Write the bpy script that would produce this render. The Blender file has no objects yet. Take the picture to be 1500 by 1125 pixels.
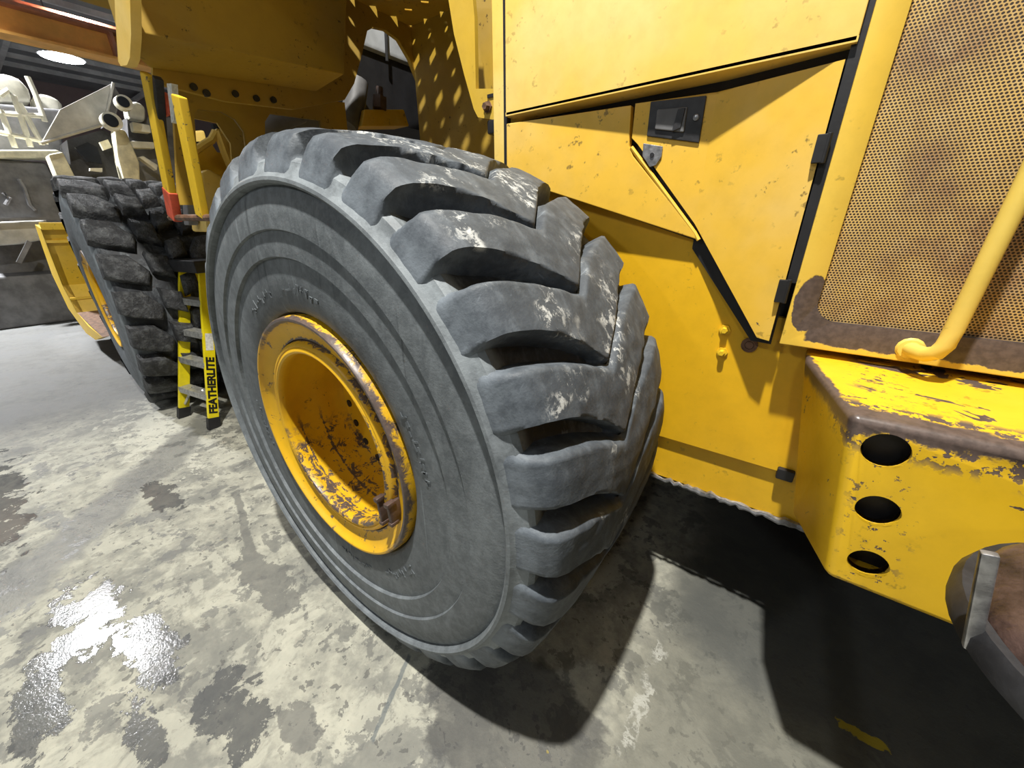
import bpy, bmesh, math, random
from mathutils import Vector, Matrix, noise as mnoise
random.seed(7)
scene = bpy.context.scene
COL = scene.collection
PI = math.pi

# ---------------------------------------------------------------- camera, light, exposure
cam_data = bpy.data.cameras.new('camera')
cam = bpy.data.objects.new('camera', cam_data)
COL.objects.link(cam)
cam_data.sensor_width = 36.0
cam_data.lens = 36.0 * 556.7 / 1500.0
cam_data.clip_start = 0.02
cam.matrix_world = Matrix(((0.8064975, -0.2293543, 0.5449389, 1.2751),
                           (0.5912353, 0.3153966, -0.7422707, -0.5621),
                           (-0.0016289, 0.9208266, 0.3899689, 1.7460),
                           (0, 0, 0, 1)))
scene.camera = cam

scene.view_settings.view_transform = 'Standard'
scene.view_settings.look = 'None'
scene.view_settings.gamma = 1.0
scene.view_settings.use_curve_mapping = False
scene.view_settings.exposure = 0.0

world = bpy.data.worlds.new('hall_air')
scene.world = world
world.use_nodes = True
world.node_tree.nodes['Background'].inputs[0].default_value = (0.86, 0.93, 1.0, 1)
world.node_tree.nodes['Background'].inputs[1].default_value = 0.08


def lamp(name, loc, target, power, size, color=(1, 0.97, 0.9), spread=180):
    d = bpy.data.lights.new(name, 'AREA')
    d.shape = 'DISK'
    d.size = size
    d.energy = power
    d.spread = math.radians(spread)
    d.color = color
    o = bpy.data.objects.new(name, d)
    COL.objects.link(o)
    o.location = loc
    o.rotation_euler = (Vector(target) - Vector(loc)).to_track_quat('-Z', 'Y').to_euler()
    return o


lamp('high_bay_light', (0.85, -0.75, 6.2), (0.8, -0.7, 0), 560, 0.16)
lamp('high_bay_light', (-2.4, -6.4, 6.2), (-1.0, 0, 1), 80, 0.5, (0.93, 0.97, 1))
lamp('high_bay_light', (2.2, -7.5, 6.2), (1, 0.5, 1), 60, 0.5, (0.93, 0.97, 1))
lamp('high_bay_light', (-10.3, -1.5, 7.7), (-10.3, -1.5, 0), 1100, 0.6, (0.97, 0.98, 1), 115)
lamp('high_bay_light', (-13.0, 2.6, 6.2), (-12.5, 2.6, 0), 650, 0.6, (0.97, 0.98, 1), 130)


lamp('high_bay_light', (-17.7, 2.94, 6.2), (-17.7, 2.94, 0), 700, 0.6, (0.97, 0.98, 1))


# ---------------------------------------------------------------- node helper
class F:
    """a float socket with arithmetic"""
    def __init__(s, nt, sock): s.nt, s.s = nt, sock
    def _m(s, op, b=None, c=None, clamp=False):
        n = s.nt.nodes.new('ShaderNodeMath'); n.operation = op; n.use_clamp = clamp
        s.nt.links.new(s.s, n.inputs[0])
        for i, v in ((1, b), (2, c)):
            if v is None: continue
            if isinstance(v, F): s.nt.links.new(v.s, n.inputs[i])
            else: n.inputs[i].default_value = v
        return F(s.nt, n.outputs[0])
    def __add__(s, b): return s._m('ADD', b)
    def __sub__(s, b): return s._m('SUBTRACT', b)
    def __mul__(s, b): return s._m('MULTIPLY', b)
    def __truediv__(s, b): return s._m('DIVIDE', b)
    def __rmul__(s, a): return s._m("MULTIPLY", a)
    def __radd__(s, a): return s._m("ADD", a)
    def __rsub__(s, a): return s._m('MULTIPLY', -1.0)._m('ADD', a)
    def abs(s): return s._m('ABSOLUTE')
    def max(s, b): return s._m('MAXIMUM', b)
    def min(s, b): return s._m('MINIMUM', b)
    def sq(s): return s._m('MULTIPLY', s)
    def sqrt(s): return s._m('SQRT')
    def clamp(s): return s._m('ADD', 0.0, clamp=True)
    def step(s, a, b):
        n = s.nt.nodes.new('ShaderNodeMapRange'); n.interpolation_type = 'SMOOTHSTEP'
        s.nt.links.new(s.s, n.inputs[0])
        lo, hi, t0, t1 = (a, b, 0, 1) if a < b else (b, a, 1, 0)
        n.inputs[1].default_value = lo; n.inputs[2].default_value = hi
        n.inputs[3].default_value = t0; n.inputs[4].default_value = t1
        return F(s.nt, n.outputs[0])


class Mat:
    def __init__(s, name):
        s.m = bpy.data.materials.new(name); s.m.use_nodes = True
        s.nt = s.m.node_tree; s.b = s.nt.nodes['Principled BSDF']
        s.tc = s.nt.nodes.new('ShaderNodeTexCoord'); s.geo = s.nt.nodes.new('ShaderNodeNewGeometry')
        s.obj = s.tc.outputs['Object']; s.pos = s.geo.outputs['Position']
    def xyz(s, v=None):
        n = s.nt.nodes.new('ShaderNodeSeparateXYZ'); s.nt.links.new(v or s.obj, n.inputs[0])
        return [F(s.nt, o) for o in n.outputs]
    def vec(s, v, scale=(1, 1, 1), rot=(0, 0, 0), loc=(0, 0, 0)):
        n = s.nt.nodes.new('ShaderNodeMapping'); s.nt.links.new(v, n.inputs[0])
        n.inputs['Scale'].default_value = scale; n.inputs['Rotation'].default_value = rot; n.inputs['Location'].default_value = loc
        return n.outputs[0]
    def noise(s, scale, detail=4, rough=0.55, dist=0, v=None):
        n = s.nt.nodes.new('ShaderNodeTexNoise'); s.nt.links.new(v or s.pos, n.inputs['Vector'])
        n.inputs['Scale'].default_value = scale; n.inputs['Detail'].default_value = detail
        n.inputs['Roughness'].default_value = rough; n.inputs['Distortion'].default_value = dist
        return F(s.nt, n.outputs['Fac'])
    def voro(s, scale, v=None, feature='F1'):
        n = s.nt.nodes.new('ShaderNodeTexVoronoi'); n.feature = feature
        s.nt.links.new(v or s.pos, n.inputs['Vector']); n.inputs['Scale'].default_value = scale
        return F(s.nt, n.outputs['Distance'])
    def mix(s, fac, a, b):
        n = s.nt.nodes.new('ShaderNodeMix'); n.data_type = 'RGBA'
        if isinstance(fac, F): s.nt.links.new(fac.s, n.inputs[0])
        else: n.inputs[0].default_value = fac
        for i, v in ((6, a), (7, b)):
            if isinstance(v, tuple): n.inputs[i].default_value = (*v, 1)
            else: s.nt.links.new(v, n.inputs[i])
        return n.outputs[2]
    def out(s, col, rough=0.5, metal=0.0, bump=None, bstr=0.3, bdist=0.01, spec=None):
        def put(v, name):
            i = s.b.inputs[name]
            if isinstance(v, F): s.nt.links.new(v.s, i)
            elif isinstance(v, tuple): i.default_value = (*v, 1)
            elif isinstance(v, (int, float)): i.default_value = v
            else: s.nt.links.new(v, i)
        put(col, 'Base Color'); put(rough, 'Roughness'); put(metal, 'Metallic')
        if spec is not None: put(spec, 'Specular IOR Level')
        if bump is not None:
            n = s.nt.nodes.new('ShaderNodeBump'); n.inputs['Strength'].default_value = bstr; n.inputs['Distance'].default_value = bdist
            s.nt.links.new(bump.s, n.inputs['Height']); s.nt.links.new(n.outputs[0], s.b.inputs['Normal'])
        return s.m


def plain(name, col, rough=0.5, metal=0.0, var=0.35, scale=9.0, bump=0.15):
    k = Mat(name)
    n = k.noise(scale, 5, 0.6)
    dark = tuple(c * (1 - var) for c in col); lite = tuple(min(1, c * (1 + var * 0.6)) for c in col)
    return k.out(k.mix(n.step(0.3, 0.7), dark, lite), rough, metal, n, bump, 0.01)


def paint(name, base=(0.76, 0.50, 0.035), dust=(0.70, 0.55, 0.22), dustiness=0.5, chips=0.0, grime=0.5, rust=None, rough=0.42):
    """worn machine enamel; rust(k, wob) returns a mask of places where the paint is gone"""
    k = Mat(name)
    n1 = k.noise(1.6, 4, 0.6); n2 = k.noise(14, 5, 0.65); n3 = k.noise(60, 3, 0.6)
    col = k.mix(n1.step(0.38, 0.72) * dustiness, base, dust)
    col = k.mix(n2.step(0.35, 0.75) * 0.22, col, tuple(c * 0.62 for c in base))
    # small grease specks and scuffs
    sp = k.noise(26, 3, 0.7).step(0.615, 0.69) * k.noise(3.1, 2).step(0.42, 0.6)
    col = k.mix(sp * grime, col, (0.10, 0.065, 0.02))
    mask = None
    if chips > 0:
        c = k.noise(19, 5, 0.72, 0.6)
        mask = c.step(0.70 - chips, 0.715 - chips)
    if rust:
        r = rust(k, k.noise(11, 5, 0.7) - 0.5)
        mask = r if mask is None else mask.max(r)
    rg = n3 * 0.15 + rough
    bump = n2 * 0.3 + n3 * 0.15
    if mask is not None:
        steel = k.mix(n3.step(0.35, 0.65), (0.085, 0.062, 0.053), (0.125, 0.09, 0.076))
        col = k.mix(mask, col, steel)
        rg = rg - mask * 0.08
        bump = bump - mask * 0.6
    return k.out(col, rg, 0.0, bump, 0.22, 0.004)


# ---------------------------------------------------------------- mesh helpers
class MB:
    def __init__(s): s.v, s.f = [], []
    def add(s, vs, fs):
        o = len(s.v); s.v += [tuple(v) for v in vs]; s.f += [tuple(i + o for i in f) for f in fs]; return s
    def box(s, a, b):
        (x0, y0, z0), (x1, y1, z1) = a, b
        return s.add([(x0, y0, z0), (x1, y0, z0), (x1, y1, z0), (x0, y1, z0), (x0, y0, z1), (x1, y0, z1), (x1, y1, z1), (x0, y1, z1)],
                     [(0, 3, 2, 1), (4, 5, 6, 7), (0, 1, 5, 4), (1, 2, 6, 5), (2, 3, 7, 6), (3, 0, 4, 7)])
    def prism(s, poly, d):
        """closed outline in space pushed along d"""
        n = len(poly); d = Vector(d); P = [Vector(p) for p in poly]
        return s.add(P + [p + d for p in P], [tuple(range(n))[::-1], tuple(range(n, 2 * n))] + [(i, (i + 1) % n, n + (i + 1) % n, n + i) for i in range(n)])
    def tube(s, pts, r, n=10, cap=True):
        P = [Vector(p) for p in pts]; rs = r if isinstance(r, (list, tuple)) else [r] * len(P)
        vs, fs = [], []; up = None
        for i, p in enumerate(P):
            t = (P[min(i + 1, len(P) - 1)] - P[max(i - 1, 0)]).normalized()
            if up is None: up = Vector((0, 0, 1)) if abs(t.z) < 0.9 else Vector((1, 0, 0))
            a = t.cross(up).normalized(); b = t.cross(a).normalized(); up = b.cross(t).normalized() if False else up
            for j in range(n):
                w = 2 * PI * j / n; vs.append(p + (a * math.cos(w) + b * math.sin(w)) * rs[i])
        for i in range(len(P) - 1):
            for j in range(n):
                fs.append((i * n + j, i * n + (j + 1) % n, (i + 1) * n + (j + 1) % n, (i + 1) * n + j))
        if cap: fs += [tuple(range(n))[::-1], tuple(range((len(P) - 1) * n, len(P) * n))]
        return s.add(vs, fs)
    def bar(s, a, b, w, h, side=None):
        """square bar from a to b"""
        a, b = Vector(a), Vector(b); t = (b - a).normalized()
        u = Vector(side) if side else (Vector((0, 0, 1)) if abs(t.z) < 0.9 else Vector((0, 1, 0)))
        x = t.cross(u).normalized() * (w / 2); y = t.cross(x).normalized() * (h / 2)
        return s.prism([a + x + y, a - x + y, a - x - y, a + x - y], b - a)
    def lathe(s, prof, n=96, a0=0, a1=2 * PI):
        """profile of (radius, y) spun about the Y axis"""
        full = abs(a1 - a0 - 2 * PI) < 1e-6; m = n if full else n + 1
        vs = []
        for j in range(m):
            w = a0 + (a1 - a0) * j / n
            for r, y in prof: vs.append((r * math.cos(w), y, r * math.sin(w)))
        k = len(prof); fs = []
        for j in range(n):
            q = (j + 1) % m
            for i in range(k - 1): fs.append((j * k + i, q * k + i, q * k + i + 1, j * k + i + 1))
        return s.add(vs, fs)
    def moved(s, off):
        s.v = [(a + off[0], b + off[1], c + off[2]) for a, b, c in s.v]; return s
    def mesh(s, name, mat, bevel=0.0, seg=2, smooth=None, weld=False, recalc=True):
        me = bpy.data.meshes.new(name); me.from_pydata([tuple(v) for v in s.v], [], s.f); me.validate()
        bm = bmesh.new(); bm.from_mesh(me)
        if weld: bmesh.ops.remove_doubles(bm, verts=bm.verts, dist=1e-5)
        if recalc: bmesh.ops.recalc_face_normals(bm, faces=bm.faces)
        if bevel > 0:
            es = [e for e in bm.edges if len(e.link_faces) == 2 and e.calc_face_angle(0) > 0.5]
            bmesh.ops.bevel(bm, geom=es, offset=bevel, segments=seg, profile=0.5, affect='EDGES', clamp_overlap=True)
        ang = 0.6 if smooth is None else smooth
        for f in bm.faces: f.smooth = True
        for e in bm.edges: e.smooth = len(e.link_faces) == 2 and e.calc_face_angle(0) < ang
        bm.to_mesh(me); bm.free()
        me.materials.append(mat)
        return me
    def build(s, name, mat, parent=None, bevel=0.0, **k):
        o = link(name, s.mesh(name, mat, bevel, **k), parent)
        return weighted(o) if bevel > 0 else o


def link(name, me, parent=None, local=False):
    o = bpy.data.objects.new(name, me); COL.objects.link(o)
    if parent is not None:
        o.parent = parent
        if not local: o.matrix_parent_inverse = Matrix.Translation(-WORLD[parent.name])
    WORLD[o.name] = Vector((0, 0, 0)) if not local else None
    return o


WORLD = {}     # where each parent's own origin stands


def thing(name, label, cat, loc=(0, 0, 0), group=None):
    o = bpy.data.objects.new(name, None); COL.objects.link(o); o.location = loc
    o.empty_display_size = 0.2
    WORLD[o.name] = Vector(loc)
    o['label'] = label; o['category'] = cat
    if group: o['group'] = group
    return o


def weighted(o):
    md = o.modifiers.new('even_shading', 'WEIGHTED_NORMAL'); md.keep_sharp = True
    return o


def struct(o): o['kind'] = 'structure'; return o


def cut(o, cutters):
    """carve boxes or drums out of a part and throw the tools away"""
    for c in cutters:
        md = o.modifiers.new('hole', 'BOOLEAN'); md.operation = 'DIFFERENCE'; md.object = c; md.solver = 'EXACT'
    dg = bpy.context.evaluated_depsgraph_get()
    dg.update()
    me = bpy.data.meshes.new_from_object(o.evaluated_get(dg))
    o.modifiers.clear(); weighted(o); old = o.data; o.data = me; me.name = old.name
    for c in cutters:
        d = c.data; bpy.data.objects.remove(c); bpy.data.meshes.remove(d)
    return o


def hull(pts):
    bm = bmesh.new()
    for p in pts: bm.verts.new(p)
    bmesh.ops.convex_hull(bm, input=bm.verts)
    bmesh.ops.dissolve_limit(bm, angle_limit=0.02, verts=bm.verts, edges=bm.edges)
    m = MB(); bm.verts.index_update()
    m.add([v.co.copy() for v in bm.verts], [tuple(v.index for v in f.verts) for f in bm.faces]); bm.free()
    return m


def arc(c, r, a0, a1, n, plane='xz'):
    out = []
    for i in range(n + 1):
        w = a0 + (a1 - a0) * i / n
        out.append((c[0] + r * math.cos(w), c[1] + r * math.sin(w)))
    return out


# ---------------------------------------------------------------- materials
def rust_counterweight(k, wob):
    x, y, z = k.xyz(k.pos)
    topedge = (z + wob * 0.10).step(1.322, 1.335) * (y + wob * 0.07).step(0.535, 0.522)
    side = ((x - 0.19 * (1.36 - z).abs() - 1.352 - (0.87 - y) * 0.2).abs() + wob * 0.05).step(0.02, 0.012) * (z + wob * 0.08).step(1.30, 1.33)
    n = k.noise(5.5, 4, 0.7, 0.9, k.vec(k.pos, (0.7, 1.2, 1), (0, 0, 0.5)))
    toppatch = n.step(0.545, 0.56) * (z + 0).step(1.345, 1.352) * (x).step(1.42, 1.5)
    spk = k.noise(42, 4, 0.7).step(0.59, 0.61) * ((x - 1.50 - (1.36 - z) * 0.16).abs() + wob * 0.1).step(0.075, 0.02)
    spk2 = k.noise(15, 4, 0.75, 0.4, k.vec(k.pos, (0.6, 1, 1.3))).step(0.645, 0.66) * (z + wob * 0.3).step(0.95, 1.05)
    lip = k.noise(30, 4, 0.7).step(0.50, 0.53) * (z + wob * 0.06).step(1.27, 1.31) * y.step(0.60, 0.55)
    return topedge.max(side).max(toppatch).max(spk).max(spk2).max(lip)


def rust_grille(k, wob):
    x, y, z = k.xyz(k.pos)
    bottom = z.step(1.53, 1.525) * (x + wob * 0.03).step(1.328, 1.336)
    corner = (((x - 1.318) / 0.040).sq() + ((z - 1.515) / 0.085).sq() + wob * 1.3).step(1.0, 0.9)
    keep = (z - (x - 1.3) * -0.012 + wob * 0.05).step(1.402, 1.407)
    return bottom.max(corner) * keep


YEL = (0.78, 0.50, 0.022)
M = {}
M['hood'] = paint('hood_enamel', (0.86, 0.575, 0.105), (0.86, 0.66, 0.26), 0.8, 0, 0.35)
M['door'] = paint('door_enamel', (0.84, 0.505, 0.045), (0.80, 0.57, 0.20), 0.8, 0.005, 0.75)
M['chassis'] = paint('chassis_enamel', (0.82, 0.465, 0.008), (0.80, 0.50, 0.035), 0.5, 0, 0.3)
M['fender'] = paint('shaded_fender_enamel', (0.46, 0.29, 0.03), (0.34, 0.24, 0.08), 0.7, 0.0, 0.95)  # grime, plus the shade under the platform mixed into the colour
M['grille_frame'] = paint('grille_frame_enamel', (0.84, 0.54, 0.06), (0.78, 0.58, 0.13), 0.5, 0, 0.4, rust_grille)
M['counterweight'] = paint('counterweight_enamel', (0.80, 0.485, 0.014), (0.76, 0.50, 0.05), 0.4, -0.01, 0.5, rust_counterweight, 0.36)
M['rail'] = paint('rail_enamel', (0.80, 0.52, 0.02), (0.78, 0.55, 0.1), 0.3, 0.09, 0.6)
def rust_rim(k, wob):
    x, y, z = k.xyz(k.obj)
    r = (x.sq() + z.sq()).sqrt()
    w2 = k.noise(23, 5, 0.75, 0.8) - 0.5
    edge = ((r - 0.457).abs() + w2 * 0.02).step(0.0125, 0.009) * (x * 0.7 + z * 0.7 + wob * 0.5).step(-0.05, 0.12)
    groove = ((r - 0.383).abs() + w2 * 0.05).step(0.007, 0.004)
    lip = ((r - 0.342).abs() + w2 * 0.10).step(0.008, 0.004) * (x * 0.5 - z + wob * 0.8).step(-0.15, 0.05)
    seat = k.noise(15, 5, 0.75, 0.7, k.vec(k.obj, (1, 0.5, 1))).step(0.60, 0.62) * r.step(0.39, 0.40) * k.noise(4.0, 2).step(0.42, 0.5)
    inner = k.noise(21, 4, 0.7, 0.4, k.vec(k.obj, (1, 0.35, 1))).step(0.645, 0.66) * y.step(0.03, 0.05) * z.step(-0.02, -0.22)
    rings = ((y - 0.075).abs() + w2 * 0.05).step(0.006, 0.003).max(((y - 0.17).abs() + w2 * 0.05).step(0.006, 0.003)) * z.step(0.0, -0.1)
    return edge.max(groove).max(lip).max(seat).max(inner).max(rings)


M['rim'] = paint('rim_enamel', (0.76, 0.44, 0.010), (0.60, 0.32, 0.02), 0.6, 0.0, 0.9, rust_rim, 0.38)
M['tube'] = paint('tube_enamel', (0.80, 0.58, 0.11), (0.78, 0.6, 0.2), 0.4, 0, 0.3)
M['frame'] = paint('frame_enamel', (0.72, 0.44, 0.02), (0.85, 0.66, 0.25), 0.6, 0.0, 0.6)
M['bracket'] = paint('shaded_bracket_enamel', (0.62, 0.39, 0.03), (0.5, 0.36, 0.08), 0.6, 0.0, 0.7)  # yellow darkened to stand in for shade from overhead
M['bucket'] = paint('bucket_enamel', (0.80, 0.52, 0.03), (0.75, 0.5, 0.1), 0.6, 0.01, 0.7)
M['cream'] = plain('cream_enamel', (0.72, 0.68, 0.50), 0.5, 0, 0.3, 5)
M['cream2'] = plain('pale_cream_enamel', (0.80, 0.78, 0.66), 0.5, 0, 0.2, 5)
M['tray'] = plain('grey_tray_steel', (0.52, 0.51, 0.47), 0.4, 0.1, 0.25, 4)
M['darkgrey'] = plain('dark_grey_steel', (0.15, 0.15, 0.155), 0.55, 0, 0.4, 4)
M['midgrey'] = plain('grey_panel', (0.22, 0.22, 0.23), 0.5, 0, 0.3, 4)
M['cab'] = plain('cab_panel', (0.42, 0.44, 0.46), 0.5, 0, 0.25, 4)
M['black'] = plain('black_rubber', (0.014, 0.014, 0.016), 0.5, 0, 0.3)
M['blacksteel'] = plain('black_steel', (0.03, 0.03, 0.033), 0.42, 0, 0.4, 20)
M['steel'] = plain('worn_steel', (0.36, 0.36, 0.37), 0.35, 0.7, 0.4, 40)
M['rust'] = plain('rusted_steel', (0.16, 0.085, 0.05), 0.65, 0.1, 0.5, 25, 0.4)
M['brown'] = plain('bare_brown_steel', (0.10, 0.065, 0.055), 0.42, 0.2, 0.4, 18, 0.4)
M['sludge'] = plain('brown_sludge', (0.062, 0.038, 0.032), 0.35, 0, 0.75, 16, 0.6)
M['red'] = plain('red_enamel', (0.62, 0.10, 0.05), 0.5, 0, 0.3, 20)
M['orange'] = plain('orange_crane_enamel', (0.92, 0.46, 0.11), 0.45, 0, 0.2, 2)
M['brownred'] = plain('red_brown_enamel', (0.42, 0.19, 0.12), 0.5, 0, 0.3, 3)
M['roof'] = plain('roof_sheet', (0.30, 0.32, 0.34), 0.6, 0, 0.2, 1)
M['purlin'] = plain('purlin_steel', (0.85, 0.87, 0.88), 0.5, 0.0, 0.2, 2)
M['wallm'] = plain('wall_sheet', (0.36, 0.28, 0.28), 0.6, 0, 0.15, 0.6)
M['fibre'] = plain('yellow_fibreglass', (0.88, 0.72, 0.01), 0.35, 0, 0.15, 6)
M['alu'] = plain('aluminium_step', (0.46, 0.46, 0.44), 0.4, 0.5, 0.35, 30)
M['ink'] = plain('black_ink', (0.012, 0.012, 0.01), 0.5, 0, 0.1)
M['paper'] = plain('paper_sticker', (0.75, 0.75, 0.70), 0.6, 0, 0.25, 60)
M['glass'] = plain('dark_glass', (0.03, 0.035, 0.045), 0.08, 0, 0.2, 3, 0.0)


def rubber_tyre(name, base, dusty, scuff, crown, groove_shade):
    k = Mat(name)
    x, y, z = k.xyz(k.obj)
    r = (x.sq() + z.sq()).sqrt()
    n1 = k.noise(2.6, 4, 0.6); n2 = k.noise(30, 5, 0.7); n3 = k.noise(9, 5, 0.65)
    col = k.mix(n1.step(0.3, 0.7) * 0.5 + n2.step(0.42, 0.62) * 0.5, base, dusty)
    shoulder = (1.0 - ((r - 0.893).abs() * 20.0)).clamp() * y.step(0.12, 0.03)
    col = k.mix(shoulder * n3.step(0.3, 0.6) * 0.55, col, tuple(min(1, c * 2.3) for c in dusty))
    worn = r.step(0.955, 0.99)
    col = k.mix(worn * 0.55, col, tuple(c * 0.75 for c in base))
    groove = (r.step(0.965, 0.99) if crown > 1.1 else r.step(0.885, 0.90) * r.step(0.972, 0.955) * y.step(0.035, 0.075)) * groove_shade
    col = k.mix(groove, col, (0.022, 0.023, 0.027))  # shade between the lugs, put into the rubber colour
    # pale scuffs where the crown meets the ground
    sc = k.noise(34, 6, 0.75, 0.5, k.vec(k.pos, (1, 1, 0.8))).step(0.50, 0.60) * (k.noise(5.2, 3, 0.6) + (k.xyz(k.pos)[2] - 1.3) * 0.06).step(0.52, 0.62)
    col = k.mix(sc * r.step(crown - 0.02, crown) * y.step(0.62, 0.5) * scuff, col, (0.50, 0.51, 0.50))
    # running streaks and scratches down the sidewall
    st = k.noise(7, 3, 0.5, 0, k.vec(k.obj, (5, 1, 0.28))).step(0.62, 0.70) * r.step(0.87, 0.82) * z.step(0.1, 0.5)
    col = k.mix(st * 0.65, col, tuple(c * 0.45 for c in base))
    sr = k.noise(16, 2, 0.5, 0.2, k.vec(k.obj, (3.2, 1, 0.12), (0, 0.5, 0))).step(0.70, 0.74)
    mot = k.noise(11, 6, 0.7, 0.4, k.vec(k.obj, (1, 1, 0.5)))
    col = k.mix(mot.step(0.45, 0.68) * 0.45, col, tuple(c * 1.35 for c in dusty))
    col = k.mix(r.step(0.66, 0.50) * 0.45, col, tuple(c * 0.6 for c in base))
    col = k.mix(sr * 0.35, col, tuple(c * 1.8 for c in dusty))
    bump = n2 * 0.5 + n3 * 0.5 + k.noise(120, 2) * 0.2
    return k.out(col, n3 * 0.2 + 0.5, 0, bump, 0.35, 0.006, 0.35)


M['tyre'] = rubber_tyre('dusty_rubber', (0.100, 0.113, 0.124), (0.180, 0.200, 0.214), 0.9, 0.995, 0.9)
M['tread'] = rubber_tyre('tread_rubber', (0.056, 0.066, 0.080), (0.122, 0.140, 0.160), 0.95, 0.995, 0.35)
M['tyre_far'] = rubber_tyre('dark_rubber', (0.085, 0.098, 0.108), (0.17, 0.19, 0.205), 0.3, 1.2, 0.9)


def chunky():
    k = Mat('chipped_rubber')
    n = k.noise(14, 6, 0.75); n2 = k.noise(45, 4, 0.7)
    col = k.mix(n.step(0.42, 0.68), (0.028, 0.029, 0.032), (0.115, 0.12, 0.125))
    col = k.mix((n2.step(0.6, 0.7) * n.step(0.5, 0.6)) * 0.6, col, (0.30, 0.31, 0.30))
    return k.out(col, 0.6, 0, n + n2 * 0.4, 0.8, 0.03)


M['chunky'] = chunky()


def mesh_screen():
    """perforated screen: rows of punched holes, far too many to build one by one"""
    k = Mat('perforated_screen')
    x, y, z = k.xyz(k.pos)
    p = 0.0078
    u = x / p; v = z / (p * 0.866)
    row = v._m('FLOOR'); u = u + row._m('MODULO', 2.0).abs() * 0.5
    fu = (u - u._m('FLOOR')) - 0.5; fv = ((v - row) - 0.5) * 0.866
    d = (fu.sq() + fv.sq()).sqrt()
    hole = d.step(0.36, 0.28)
    n = k.noise(4, 5, 0.65); n2 = k.noise(30, 4, 0.7)
    c = k.mix(n.step(0.38, 0.70), (0.62, 0.41, 0.13), (0.30, 0.165, 0.08))
    c = k.mix(n2.step(0.45, 0.75) * 0.4, c, (0.66, 0.50, 0.26))
    c = k.mix(hole, c, (0.035, 0.02, 0.01))
    return k.out(c, 0.55, 0.0, 1.0 - hole, 0.8, 0.004)


M['screen'] = mesh_screen()


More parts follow.
